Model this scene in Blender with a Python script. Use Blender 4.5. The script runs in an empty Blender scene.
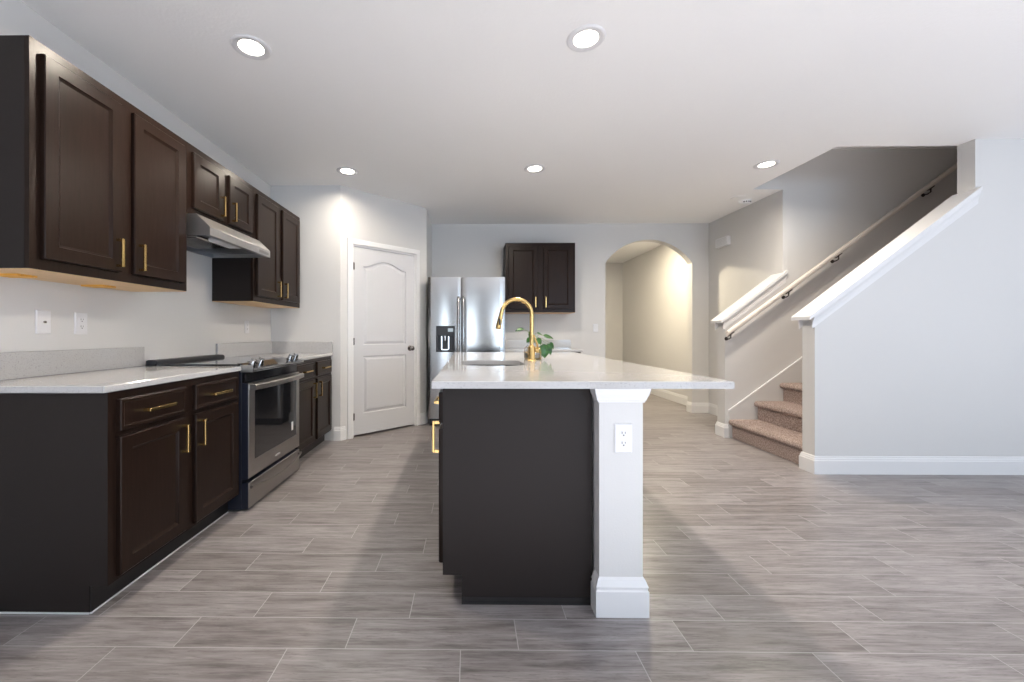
import bpy, bmesh, math, random
from mathutils import Vector, Matrix

C = bpy.context.scene.collection
sc = bpy.context.scene
random.seed(7)

# ------------------------------------------------------------------ camera, sky, exposure
cam_d = bpy.data.cameras.new('camera')
cam = bpy.data.objects.new('camera', cam_d)
C.objects.link(cam)
cam.location = (0, 0, 1.11)
cam.rotation_euler = (math.pi / 2, 0, 0.011)
cam_d.sensor_width = 36
cam_d.lens = 408 / 1024 * 36
cam_d.shift_x = (512 - 465.6) / 1024
cam_d.shift_y = (333 - 341) / 1024
cam_d.clip_start = 0.02
sc.camera = cam

sc.view_settings.view_transform = 'Standard'
sc.view_settings.look = 'None'
sc.view_settings.gamma = 1
sc.view_settings.use_curve_mapping = False
sc.view_settings.exposure = 0.52

w = bpy.data.worlds.new('sky')
sc.world = w
w.use_nodes = True
bgn = w.node_tree.nodes['Background']
bgn.inputs[0].default_value = (0.55, 0.72, 1.0, 1)
bgn.inputs[1].default_value = 0.5

WARM = (1.0, 0.89, 0.75)
COOL = (0.55, 0.76, 1.0)


def area(name, loc, rot, sx, sy, power, col, shape='RECTANGLE', parent=None, spread=None):
    l = bpy.data.lights.new(name, 'AREA')
    l.shape = shape
    l.size = sx
    if shape in ('RECTANGLE', 'ELLIPSE'):
        l.size_y = sy
    l.energy = power
    l.color = col
    if spread:
        l.spread = spread
    o = bpy.data.objects.new(name, l)
    C.objects.link(o)
    o.location = loc
    o.rotation_euler = rot
    if parent:
        o.parent = parent
    return o


# daylight through the glazed doors and the window in the wall behind the camera
REAR = -8.0
area('daylight_doors', (-1.05, REAR - 0.02, 1.1), (math.pi / 2, 0, 0), 1.3, 2.05, 36, (0.76, 0.88, 1.0))
area('daylight_doors', (2.6, REAR - 0.02, 1.1), (math.pi / 2, 0, 0), 1.4, 2.05, 40, (0.76, 0.88, 1.0))
area('daylight_window', (5.2, REAR - 0.02, 1.45), (math.pi / 2, 0, 0), 2.0, 1.5, 105, COOL)
area('side_fill', (6.62, -1.28, 1.15), (math.pi / 2, 0, math.pi / 2), 4.0, 2.2, 40, (0.82, 0.91, 1.0))  # fill light added at the made-up doors in the right wall
# added low sun: through made-up right-hand doors, its floor bounce brightens the ceiling
fill_sun_d = bpy.data.lights.new('fill_sun', 'SUN')
fill_sun_d.energy = 84
fill_sun_d.angle = math.radians(2)
fill_sun_d.color = (0.87, 0.94, 1.0)
fill_sun = bpy.data.objects.new('fill_sun', fill_sun_d)
C.objects.link(fill_sun)
fill_sun.location = (14, -2, 7)
fill_sun.rotation_euler = Vector((-0.95, 0.02, -0.285)).to_track_quat('-Z', 'Y').to_euler()
sc.cycles.caustics_reflective = False
sc.cycles.max_bounces = 14
sc.cycles.diffuse_bounces = 8
HC = 2.635            # ceiling height


# ------------------------------------------------------------------ materials
def mat(name, col, rough=0.5, metal=0.0, spec=0.5, coat=0.0, trans=0.0, emit=None, estr=0.0, ior=None):
    m = bpy.data.materials.new(name)
    m.use_nodes = True
    b = m.node_tree.nodes['Principled BSDF']
    b.inputs['Base Color'].default_value = (*col, 1)
    b.inputs['Roughness'].default_value = rough
    b.inputs['Metallic'].default_value = metal
    b.inputs['Specular IOR Level'].default_value = spec
    b.inputs['Coat Weight'].default_value = coat
    b.inputs['Transmission Weight'].default_value = trans
    if ior:
        b.inputs['IOR'].default_value = ior
    if emit:
        b.inputs['Emission Color'].default_value = (*emit, 1)
        b.inputs['Emission Strength'].default_value = estr
    return m


class NT:
    def __init__(s, m):
        s.t = m.node_tree
        s.b = s.t.nodes['Principled BSDF']

    def n(s, kind, **kw):
        x = s.t.nodes.new(kind)
        for k, v in kw.items():
            setattr(x, k, v)
        return x

    def l(s, a, b):
        s.t.links.new(a, b)

    def math(s, op, a, b=None, c=None):
        x = s.n('ShaderNodeMath', operation=op)
        for i, v in enumerate((a, b, c)):
            if v is None:
                continue
            if isinstance(v, (int, float)):
                x.inputs[i].default_value = v
            else:
                s.l(v, x.inputs[i])
        return x.outputs[0]

    def coords(s, scale=(1, 1, 1)):
        tc = s.n('ShaderNodeTexCoord')
        mp = s.n('ShaderNodeMapping')
        mp.inputs['Scale'].default_value = scale
        s.l(tc.outputs['Object'], mp.inputs[0])
        return mp.outputs[0]

    def noise(s, vec, scale, detail=3, rough=0.5):
        x = s.n('ShaderNodeTexNoise')
        x.inputs['Scale'].default_value = scale
        x.inputs['Detail'].default_value = detail
        x.inputs['Roughness'].default_value = rough
        s.l(vec, x.inputs['Vector'])
        return x.outputs[0]

    def ramp(s, fac, stops):
        x = s.n('ShaderNodeValToRGB')
        e = x.color_ramp.elements
        e[0].position, e[0].color = stops[0][0], (*stops[0][1], 1)
        e[1].position, e[1].color = stops[1][0], (*stops[1][1], 1)
        for p, c in stops[2:]:
            y = e.new(p)
            y.color = (*c, 1)
        s.l(fac, x.inputs[0])
        return x.outputs[0]

    def mix(s, fac, a, b, mode='MIX'):
        x = s.n('ShaderNodeMix', data_type='RGBA', blend_type=mode)
        if isinstance(fac, (int, float)):
            x.inputs[0].default_value = fac
        else:
            s.l(fac, x.inputs[0])
        for i, v in ((6, a), (7, b)):
            if isinstance(v, tuple):
                x.inputs[i].default_value = (*v, 1)
            else:
                s.l(v, x.inputs[i])
        return x.outputs[2]

    def bump(s, h, strength, dist):
        x = s.n('ShaderNodeBump')
        x.inputs['Strength'].default_value = strength
        x.inputs['Distance'].default_value = dist
        s.l(h, x.inputs['Height'])
        s.l(x.outputs[0], s.b.inputs['Normal'])


def paint(name, col, rough=0.55, scale=140, bump=0.25):
    m = mat(name, col, rough, spec=0.3)
    t = NT(m)
    v = t.coords()
    nz = t.noise(v, scale, 3)
    c = t.mix(t.noise(v, 1.3, 2), tuple(x * 0.985 for x in col), tuple(min(1, x * 1.015) for x in col))
    t.l(c, t.b.inputs['Base Color'])
    t.bump(nz, bump, 0.002)
    return m


M = {}
M['wall'] = paint('wall_paint', (0.62, 0.615, 0.607))
M['ceiling'] = paint('ceiling_paint', (0.90, 0.90, 0.90), 0.7, 60, 0.6)
M['trim'] = paint('white_trim_paint', (0.72, 0.72, 0.725), 0.32, 300, 0.03)
M['door_paint'] = paint('door_paint', (0.58, 0.58, 0.60), 0.35, 300, 0.03)

# dark espresso wood
m = mat('espresso_wood', (0.03, 0.02, 0.015), 0.30, spec=0.13)
t = NT(m)
v = t.coords((14, 14, 1.2))
g = t.noise(v, 6, 5, 0.6)
t.l(t.ramp(g, [(0.3, (0.014, 0.0076, 0.0054)), (0.72, (0.021, 0.0118, 0.0085))]), t.b.inputs['Base Color'])
t.bump(g, 0.02, 0.001)
M['wood'] = m
M['end_panel'] = mat('espresso_end_panel', (0.019, 0.0145, 0.0132), 0.5, spec=0.2)
M['toe'] = mat('toe_kick_black', (0.010, 0.008, 0.008), 0.5)
m = mat('maple_underside', (0.62, 0.42, 0.22), 0.5)
t = NT(m)
g = t.noise(t.coords((25, 1.5, 25)), 5, 4)
t.l(t.ramp(g, [(0.3, (0.58, 0.38, 0.19)), (0.7, (0.68, 0.48, 0.27))]), t.b.inputs['Base Color'])
M['maple'] = m
M['block'] = mat('glued_block', (0.75, 0.40, 0.07), 0.5)
M['caulk'] = mat('pale_caulk', (0.62, 0.63, 0.64), 0.6)

# white quartz
m = mat('white_quartz', (0.74, 0.73, 0.72), 0.08, spec=0.5)
t = NT(m)
v = t.coords()
a = t.noise(v, 160, 2, 0.6)
b2 = t.noise(v, 420, 1)
c1 = t.ramp(a, [(0.30, (0.38, 0.37, 0.365)), (0.42, (0.50, 0.492, 0.488))])
c2 = t.ramp(b2, [(0.34, (0.75, 0.75, 0.75)), (0.45, (1, 1, 1))])
t.l(t.mix(0.6, c1, c2, 'MULTIPLY'), t.b.inputs['Base Color'])
M['quartz'] = m

# brushed steel (brushed vertically on the fridge, along the range on the range)
def steel(name, col, rough, sc_):
    m = mat(name, col, rough, 1.0)
    t = NT(m)
    g = t.noise(t.coords(sc_), 8, 4, 0.6)
    r = t.n('ShaderNodeMapRange')
    r.inputs['To Min'].default_value = rough * 0.92
    r.inputs['To Max'].default_value = rough * 1.10
    t.l(g, r.inputs['Value'])
    t.l(r.outputs[0], t.b.inputs['Roughness'])
    return m


M['steel'] = steel('brushed_steel', (0.45, 0.44, 0.43), 0.18, (220, 220, 2))
M['steel_h'] = steel('brushed_steel_along', (0.40, 0.38, 0.36), 0.30, (220, 3, 220))
M['steel_hood'] = steel('hood_steel', (0.58, 0.57, 0.56), 0.33, (220, 3, 220))
M['hood_dark'] = mat('hood_inside_grey', (0.22, 0.23, 0.25), 0.35, 0.9)
M['chrome'] = mat('chrome', (0.8, 0.8, 0.8), 0.08, 1.0)
M['knob'] = mat('dark_chrome', (0.42, 0.41, 0.40), 0.16, 1.0)
M['nickel'] = mat('dark_nickel', (0.30, 0.27, 0.25), 0.22, 1.0)
M['brass'] = mat('satin_brass', (0.66, 0.45, 0.18), 0.24, 1.0)
M['bronze'] = mat('dark_bronze', (0.06, 0.05, 0.045), 0.35, 0.8)
M['black'] = mat('gloss_black', (0.008, 0.008, 0.010), 0.12)
M['satin_black'] = mat('satin_black', (0.015, 0.015, 0.018), 0.35)
M['range_side'] = mat('dark_enamel', (0.012, 0.014, 0.024), 0.3)
M['black_glass'] = mat('black_glass', (0.012, 0.012, 0.014), 0.04, coat=0.5)
M['plastic'] = mat('white_plastic', (0.72, 0.72, 0.735), 0.35)
M['detector'] = mat('detector_white', (0.90, 0.90, 0.90), 0.4)
M['slot'] = mat('slot_dark', (0.05, 0.05, 0.05), 0.6)
M['fridge_side'] = mat('fridge_side_grey', (0.055, 0.06, 0.07), 0.4)
M['glass'] = mat('clear_glass', (1, 1, 1), 0.02, trans=1.0, ior=1.45)
M['paper'] = mat('white_sticker', (0.8, 0.8, 0.78), 0.6)
M['lens'] = mat('lamp_lens', (1, 1, 1), 0.4, emit=(1.0, 0.90, 0.76), estr=9.0)

m = mat('pothos_leaf', (0.07, 0.26, 0.03), 0.35)
t = NT(m)
g = t.noise(t.coords(), 40, 3)
t.l(t.ramp(g, [(0.35, (0.010, 0.05, 0.006)), (0.7, (0.04, 0.15, 0.014))]), t.b.inputs['Base Color'])
M['leaf'] = m
M['stem'] = mat('green_stem', (0.22, 0.30, 0.07), 0.5)

# carpet
m = mat('carpet', (0.32, 0.23, 0.19), 0.95, spec=0.05)
t = NT(m)
v = t.coords()
g = t.noise(v, 110, 4, 0.75)
t.l(t.ramp(g, [(0.34, (0.20, 0.145, 0.13)), (0.5, (0.46, 0.36, 0.32)), (0.64, (0.74, 0.62, 0.56))]), t.b.inputs['Base Color'])
t.bump(t.noise(v, 260, 3, 0.7), 1.0, 0.012)
M['carpet'] = m

# wood-look porcelain planks: 24 x 6 inch, each row shifted by a third
m = mat('plank_tile', (0.4, 0.37, 0.35), 0.34, spec=0.45)
t = NT(m)
tc = t.n('ShaderNodeTexCoord')
sp = t.n('ShaderNodeSeparateXYZ')
t.l(tc.outputs['Object'], sp.inputs[0])
PW, PL = 0.1545, 0.61
fr = t.math('DIVIDE', t.math('SUBTRACT', sp.outputs[1], 1.43), PW)
row = t.math('FLOOR', fr)
fy = t.math('SUBTRACT', fr, row)
off = t.math('MULTIPLY_ADD', row, 0.2033, 0.17)
fu = t.math('DIVIDE', t.math('SUBTRACT', sp.outputs[0], off), PL)
idx = t.math('FLOOR', fu)
fx = t.math('SUBTRACT', fu, idx)
dy = t.math('MULTIPLY', t.math('MINIMUM', fy, t.math('SUBTRACT', 1.0, fy)), PW)
dx = t.math('MULTIPLY', t.math('MINIMUM', fx, t.math('SUBTRACT', 1.0, fx)), PL)
grout = t.math('LESS_THAN', t.math('MINIMUM', dx, dy), 0.0017)
cv = t.n('ShaderNodeCombineXYZ')
t.l(row, cv.inputs[0])
t.l(idx, cv.inputs[1])
wn = t.n('ShaderNodeTexWhiteNoise', noise_dimensions='2D')
t.l(cv.outputs[0], wn.inputs['Vector'])
rnd = wn.outputs['Value']
gv = t.n('ShaderNodeCombineXYZ')
t.l(t.math('MULTIPLY_ADD', rnd, 17.0, t.math('MULTIPLY', sp.outputs[0], 1.6)), gv.inputs[0])
t.l(t.math('MULTIPLY_ADD', rnd, 31.0, t.math('MULTIPLY', sp.outputs[1], 15.0)), gv.inputs[1])
g1 = t.noise(gv.outputs[0], 1.6, 6, 0.62)
gv2 = t.n('ShaderNodeCombineXYZ')
t.l(t.math('MULTIPLY_ADD', rnd, 9.0, t.math('MULTIPLY', sp.outputs[0], 5.5)), gv2.inputs[0])
t.l(t.math('MULTIPLY_ADD', rnd, 23.0, t.math('MULTIPLY', sp.outputs[1], 90.0)), gv2.inputs[1])
g2 = t.noise(gv2.outputs[0], 1.5, 3, 0.6)
base = t.ramp(g1, [(0.30, (0.128, 0.113, 0.109)), (0.60, (0.305, 0.285, 0.281)), (0.43, (0.225, 0.207, 0.203))])
fine = t.ramp(g2, [(0.3, (0.70, 0.69, 0.69)), (0.7, (1.14, 1.14, 1.14))])
col = t.mix(0.85, base, fine, 'MULTIPLY')
gv3 = t.n('ShaderNodeCombineXYZ')
t.l(t.math('MULTIPLY_ADD', rnd, 13.0, t.math('MULTIPLY', sp.outputs[0], 1.3)), gv3.inputs[0])
t.l(t.math('MULTIPLY_ADD', rnd, 41.0, t.math('MULTIPLY', sp.outputs[1], 24.0)), gv3.inputs[1])
g3 = t.noise(gv3.outputs[0], 1.3, 5, 0.68)
vein = t.math('ABSOLUTE', t.math('SUBTRACT', g3, 0.5))
veinc = t.ramp(vein, [(0.0, (0.60, 0.58, 0.58)), (0.016, (1, 1, 1))])
col = t.mix(0.75, col, veinc, 'MULTIPLY')
tone = t.ramp(rnd, [(0.0, (0.88, 0.86, 0.855)), (1.0, (1.16, 1.16, 1.18))])
col = t.mix(1.0, col, tone, 'MULTIPLY')
col = t.mix(grout, col, (0.40, 0.385, 0.38))
t.l(col, t.b.inputs['Base Color'])
rr = t.n('ShaderNodeMapRange')
rr.inputs['To Min'].default_value = 0.26
rr.inputs['To Max'].default_value = 0.42
t.l(g1, rr.inputs['Value'])
t.l(rr.outputs[0], t.b.inputs['Roughness'])
bh = t.math('SUBTRACT', t.math('MULTIPLY', g2, 0.25), grout)
t.bump(bh, 0.35, 0.0015)
M['floor'] = m

# ------------------------------------------------------------------ mesh helpers
WO = {}                                   # world origin of every object


def tag(o, label=None, cat=None, group=None, kind=None):
    if label:
        o['label'] = label
    if cat:
        o['category'] = cat
    if group:
        o['group'] = group
    if kind:
        o['kind'] = kind
    return o


def thing(name, loc, label, cat, group=None):
    o = bpy.data.objects.new(name, None)
    o.empty_display_size = 0.1
    C.objects.link(o)
    o.location = loc
    WO[o] = Vector(loc)
    return tag(o, label, cat, group)


def obj(name, bm, m, parent=None, smooth=None, origin=None):
    """Link the bmesh (world coordinates) as one mesh object."""
    bmesh.ops.remove_doubles(bm, verts=bm.verts, dist=1e-6)
    bmesh.ops.recalc_face_normals(bm, faces=bm.faces)
    if parent:
        org = WO[parent]
    elif origin is not None:
        org = Vector(origin)
    else:
        org = Vector((0, 0, 0))
    bmesh.ops.translate(bm, verts=bm.verts, vec=-org)
    me = bpy.data.meshes.new(name)
    bm.to_mesh(me)
    bm.free()
    for mm in (m if isinstance(m, list) else [m]):
        me.materials.append(mm)
    if smooth:
        for p in me.polygons:
            p.use_smooth = True
        me.set_sharp_from_angle(angle=math.radians(smooth))
    o = bpy.data.objects.new(name, me)
    C.objects.link(o)
    if parent:
        o.parent = parent
    else:
        o.location = org
    WO[o] = org
    return o


def B():
    return bmesh.new()


def box(bm, x0, x1, y0, y1, z0, z1, bev=0.0, seg=1):
    r = bmesh.ops.create_cube(bm, size=1.0)
    vs = r['verts']
    for v in vs:
        v.co = Vector((x0 + (v.co.x + .5) * (x1 - x0), y0 + (v.co.y + .5) * (y1 - y0), z0 + (v.co.z + .5) * (z1 - z0)))
    if bev:
        es = list({e for v in vs for e in v.link_edges})
        bmesh.ops.bevel(bm, geom=es, offset=bev, segments=seg, affect='EDGES', profile=0.5)
    return bm


def prism(bm, poly, axis, d0, d1):
    """Extrude a closed 2-D outline along axis 'x','y' or 'z' from d0 to d1."""
    def P(a, b, d):
        return {'x': (d, a, b), 'y': (a, d, b), 'z': (a, b, d)}[axis]
    lo = [bm.verts.new(P(a, b, d0)) for a, b in poly]
    hi = [bm.verts.new(P(a, b, d1)) for a, b in poly]
    n = len(poly)
    bm.faces.new(lo)
    bm.faces.new(hi[::-1])
    for i in range(n):
        j = (i + 1) % n
        bm.faces.new((lo[i], hi[i], hi[j], lo[j]))
    return bm


def cyl(bm, p0, p1, r0, r1=None, seg=20, cap=True):
    p0, p1 = Vector(p0), Vector(p1)
    r1 = r0 if r1 is None else r1
    return tube(bm, [p0, p1], [r0, r1], seg, cap)


def tube(bm, pts, rad, seg=12, cap=True):
    pts = [Vector(p) for p in pts]
    n = len(pts)
    if isinstance(rad, (int, float)):
        rad = [rad] * n
    rings = []
    ref = None
    for i, p in enumerate(pts):
        d = (pts[min(i + 1, n - 1)] - pts[max(i - 1, 0)])
        if d.length < 1e-9:
            d = Vector((0, 0, 1))
        d.normalize()
        if ref is None:
            ref = Vector((0, 0, 1)) if abs(d.z) < 0.9 else Vector((1, 0, 0))
        u = (ref - d * ref.dot(d)).normalized()
        ref = u
        vv = d.cross(u)
        rings.append([bm.verts.new(p + (u * math.cos(a) + vv * math.sin(a)) * rad[i])
                      for a in [2 * math.pi * k / seg for k in range(seg)]])
    for a, b in zip(rings, rings[1:]):
        for k in range(seg):
            j = (k + 1) % seg
            bm.faces.new((a[k], a[j], b[j], b[k]))
    if cap:
        bm.faces.new(rings[0][::-1])
        bm.faces.new(rings[-1])
    return bm


def lathe(bm, c, prof, seg=28, axis='z'):
    """prof: (radius, height) pairs, turned about an axis through c."""
    c = Vector(c)
    rings = []
    for r, h in prof:
        ring = []
        for k in range(seg):
            a = 2 * math.pi * k / seg
            p, q = r * math.cos(a), r * math.sin(a)
            d = {'z': (p, q, h), 'x': (h, p, q), 'y': (p, h, q)}[axis]
            ring.append(bm.verts.new(c + Vector(d)))
        rings.append(ring)
    for a, b in zip(rings, rings[1:]):
        for k in range(seg):
            j = (k + 1) % seg
            bm.faces.new((a[k], a[j], b[j], b[k]))
    if prof[0][0] > 1e-5:
        bm.faces.new(rings[0])
    if prof[-1][0] > 1e-5:
        bm.faces.new(rings[-1])
    return bm


def sweep(bm, path, prof, closed=False, side=1):
    """Sweep profile (offset, z) along a flat polyline; offset goes to the left (side=1) or right of it."""
    P = [Vector((p[0], p[1])) for p in path]
    n = len(P)
    dirs = [(P[(i + 1) % n] - P[i]).normalized() for i in range(n if closed else n - 1)]
    nor = [Vector((-d.y, d.x)) * side for d in dirs]
    rings = []
    for i in range(n):
        if closed:
            a, b = nor[i - 1], nor[i]
        else:
            a, b = nor[max(i - 1, 0)], nor[min(i, n - 2)]
        mv = (a + b).normalized()
        mv = mv / max(0.2, mv.dot(b))
        rings.append([bm.verts.new((P[i].x + mv.x * o, P[i].y + mv.y * o, z)) for o, z in prof])
    m_ = len(prof)
    rng = range(n) if closed else range(n - 1)
    for i in rng:
        a, b = rings[i], rings[(i + 1) % n]
        for k in range(m_):
            j = (k + 1) % m_
            bm.faces.new((a[k], a[j], b[j], b[k]))
    if not closed:
        bm.faces.new(rings[0])
        bm.faces.new(rings[-1][::-1])
    return bm


class Frame:
    """Local frame on a cabinet front: a along the face, b up, c out of it."""
    def __init__(s, o, U, N):
        s.o, s.U, s.N = Vector(o), Vector(U), Vector(N)

    def __call__(s, a, b, c):
        return s.o + s.U * a + Vector((0, 0, b)) + s.N * c


def fbox(bm, F, a0, a1, b0, b1, c0, c1, bev=0.0):
    r = bmesh.ops.create_cube(bm, size=1.0)
    vs = r['verts']
    for v in vs:
        v.co = F(a0 + (v.co.x + .5) * (a1 - a0), b0 + (v.co.y + .5) * (b1 - b0), c0 + (v.co.z + .5) * (c1 - c0))
    if bev:
        es = list({e for v in vs for e in v.link_edges})
        bmesh.ops.bevel(bm, geom=es, offset=bev, segments=1, affect='EDGES', profile=0.5)


def rings_mesh(bm, F, rings, cap_first=True, cap_last=True):
    vr = [[bm.verts.new(F(*p)) for p in r] for r in rings]
    for a, b in zip(vr, vr[1:]):
        n = len(a)
        for k in range(n):
            j = (k + 1) % n
            bm.faces.new((a[k], a[j], b[j], b[k]))
    if cap_first:
        bm.faces.new(vr[0][::-1])
    if cap_last:
        bm.faces.new(vr[-1])


def rect(a0, a1, b0, b1, ins, c):
    return [(a0 + ins, b0 + ins, c), (a1 - ins, b0 + ins, c), (a1 - ins, b1 - ins, c), (a0 + ins, b1 - ins, c)]


def panel_front(F, a0, a1, b0, b1, t=0.02, frame=0.056, slab=False):
    bm = B()
    r = [rect(a0, a1, b0, b1, 0, 0), rect(a0, a1, b0, b1, 0, t - 0.004), rect(a0, a1, b0, b1, 0.004, t)]
    if slab:
        r += [rect(a0, a1, b0, b1, 0.014, t), rect(a0, a1, b0, b1, 0.020, t - 0.003)]
    else:
        r += [rect(a0, a1, b0, b1, frame, t), rect(a0, a1, b0, b1, frame + 0.003, t - 0.004),
              rect(a0, a1, b0, b1, frame + 0.012, t - 0.010)]
    rings_mesh(bm, F, r)
    return bm


def pull(F, a, b, length, vertical, c0=0.02):
    """Square-section bar pull with two posts."""
    bm = B()
    s, pr, h = 0.0068, 0.032, length / 2
    if vertical:
        fbox(bm, F, a - s, a + s, b - h, b + h, c0 + pr - 0.010, c0 + pr, 0.0012)
        for k in (-1, 1):
            fbox(bm, F, a - s, a + s, b + k * (h - 0.006) - 0.006, b + k * (h - 0.006) + 0.006, c0, c0 + pr - 0.0102)
    else:
        fbox(bm, F, a - h, a + h, b - s, b + s, c0 + pr - 0.010, c0 + pr, 0.0012)
        for k in (-1, 1):
            fbox(bm, F, a + k * (h - 0.006) - 0.006, a + k * (h - 0.006) + 0.006, b - s, b + s, c0, c0 + pr - 0.0102)
    return bm


def add_door(root, F, a0, a1, b0, b1, pa, pb, plen=0.137):
    d = obj('door', panel_front(F, a0, a1, b0, b1), M['wood'], root)
    obj('handle', pull(F, pa, pb, plen, True), M['brass'], d)
    return d


def add_drawer(root, F, a0, a1, b0, b1, plen=0.16):
    d = obj('drawer', panel_front(F, a0, a1, b0, b1, slab=True), M['wood'], root)
    obj('handle', pull(F, (a0 + a1) / 2, (b0 + b1) / 2, plen, False), M['brass'], d)
    return d


def structure(name, bm, m, parent=None, smooth=None):
    o = obj(name, bm, m, parent, smooth)
    if not parent:
        o['kind'] = 'structure'
    return o


# ------------------------------------------------------------------ room shell
XL = -2.06           # left wall
YB = 5.71            # back wall with the arch
XH = 3.32            # hall side wall
SY0, SY1 = 3.37, 4.37   # stairwell between its two walls
SW = 3.25            # room face of the front stair wall
XR = 6.6
YE = 8.9             # end of the hall

bm = B()
box(bm, XL - 0.12, XR + 0.1, REAR - 0.12, YE + 0.12, -0.1, 0)
structure('floor', bm, M['floor'])

bm = B()
OX = 3.0
box(bm, XL - 0.12, OX, REAR - 0.12, YE + 0.12, HC, HC + 0.12)
box(bm, OX, XR + 0.1, REAR - 0.12, SY0, HC, HC + 0.12)
box(bm, OX, XR + 0.1, SY1 + 0.13, YE + 0.12, HC, HC + 0.12)
box(bm, OX, XH, SY1, SY1 + 0.13, HC, HC + 0.003)
structure('ceiling', bm, M['ceiling'])

bm = B()
box(bm, XL - 0.12, XL, REAR - 0.12, YE + .12, 0, HC)
structure('wall_left', bm, M['wall'])

# pantry box in the corner: wall facing the room, angled door wall, fridge side wall
P1 = Vector((-1.34, 4.20))
P2 = Vector((-0.535, 5.0))
bm = B()
box(bm, XL, P1.x, 4.20, 4.31, 0, HC)
structure('wall_pantry', bm, M['wall'])
bm = B()
box(bm, P2.x - 0.11, P2.x, P2.y, YB, 0, HC)
structure('wall_fridge_side', bm, M['wall'])
AD = (P2 - P1).normalized()                # along the angled wall
AN = Vector((AD.y, -AD.x))                 # out of it, to the room
AL = (P2 - P1).length
FA = Frame((P1.x, P1.y, 0), (AD.x, AD.y, 0), (AN.x, AN.y, 0))
D0, D1, DH = 0.140, 0.965, 2.045           # door opening
bm = B()
poly = [(0, 0), (D0, 0), (D0, DH), (D1, DH), (D1, 0), (AL, 0), (AL, HC), (0, HC)]
lo = [bm.verts.new(FA(a, b, 0)) for a, b in poly]
hi = [bm.verts.new(FA(a, b, -0.11)) for a, b in poly]
bm.faces.new(lo)
bm.faces.new(hi[::-1])
for i in range(8):
    j = (i + 1) % 8
    bm.faces.new((lo[i], hi[i], hi[j], lo[j]))
structure('wall_pantry_door', bm, M['wall'])
bm = B()
box(bm, XL, P2.x - .11, YB - 0.02, YB, 0, HC)
structure('wall_pantry_back', bm, M['wall'])

# back wall with the arched opening
AX0, AX1, AZ, AT = 1.887, 3.09, 2.085, 2.41
half, rise = (AX1 - AX0) / 2, AT - AZ
R = (half * half + rise * rise) / (2 * rise)
cx, cz = (AX0 + AX1) / 2, AT - R
a0 = math.asin(half / R)
arc = [(cx + R * math.sin(t_), cz + R * math.cos(t_)) for t_ in [-a0 + 2 * a0 * k / 28 for k in range(29)]]
bm = B()
prism(bm, [(XL, 0), (AX0, 0)] + arc + [(AX1, 0), (XH, 0), (XH, HC), (XL, HC)], 'y', YB, YB + 0.12)
structure('wall_back', bm, M['wall'])

# hall beyond the arch
bm = B()
box(bm, XH, XH + 0.12, SY1 + .13, YE + .12, 0, HC)
structure('wall_hall_right', bm, M['wall'])
bm = B()
box(bm, 1.60, 1.72, YB + 0.12, YE, 0, HC)
structure('wall_hall_left', bm, M['wall'])
bm = B()
box(bm, XL, XH, YE, YE + 0.12, 0, HC)
structure('wall_hall_end', bm, M['wall'])

# stair walls (one outline each: low sloping part, then full height)
SLOPE = 0.762
CX0, CZ0 = 2.72, 1.262
bm = B()
xe = 3.97
prism(bm, [(CX0, 0), (XR, 0), (XR, HC), (xe, HC), (xe, CZ0 + SLOPE * (xe - CX0)), (CX0, CZ0)], 'y', SW, SY0)
structure('wall_stair_front', bm, M['wall'])
LID = 3.06
bm = B()
prism(bm, [(2.71, 0), (XR, 0), (XR, LID + .1), (OX - .1, LID + .1), (OX - .1, HC + .121), (OX, HC + .121), (OX, HC + .0032), (XH, HC + .0032), (XH, 1.258 + SLOPE * (XH - 2.71)), (2.71, 1.258)],
      'y', SY1, SY1 + 0.13)
structure('wall_stair_back', bm, M['wall'])
bm = B()
box(bm, OX - 0.10, OX, SY0 - .1, SY1, HC + .12, LID + .1)
structure('wall_stairwell_left', bm, M['wall'])
bm = B()
box(bm, OX, XR, SY0 - 0.1, SY0, HC + .12, LID + .1)
structure('wall_stairwell_front', bm, M['wall'])
bm = B()
box(bm, OX, XR, SY0, SY1, LID, LID + 0.1)
structure('ceiling_stairwell', bm, M['ceiling'])
bm = B()
VY0, VY1, VZ0, VZ1 = -3.4, 0.85, 0.0, 2.30  # opening added to let in low light that bounces to the ceiling
box(bm, XR, XR + 0.1, REAR - .12, VY0, 0, HC + 0.6)
box(bm, XR, XR + 0.1, VY1, YE, 0, HC + 0.6)
box(bm, XR, XR + 0.1, VY0, VY1, VZ1, HC + .6)
structure('wall_right', bm, M['wall'])
bm = B()
for y0, y1 in ((VY0, VY0 + .05), (-1.31, -1.25), (VY1 - .05, VY1)):
    box(bm, XR + .03, XR + .09, y0, y1, VZ0, VZ1)
box(bm, XR + .03, XR + .09, VY0 + .05, VY1 - .05, VZ1 - .05, VZ1)
structure('added_side_door', bm, M['trim'])  # frame of the added opening, outside the view

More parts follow.
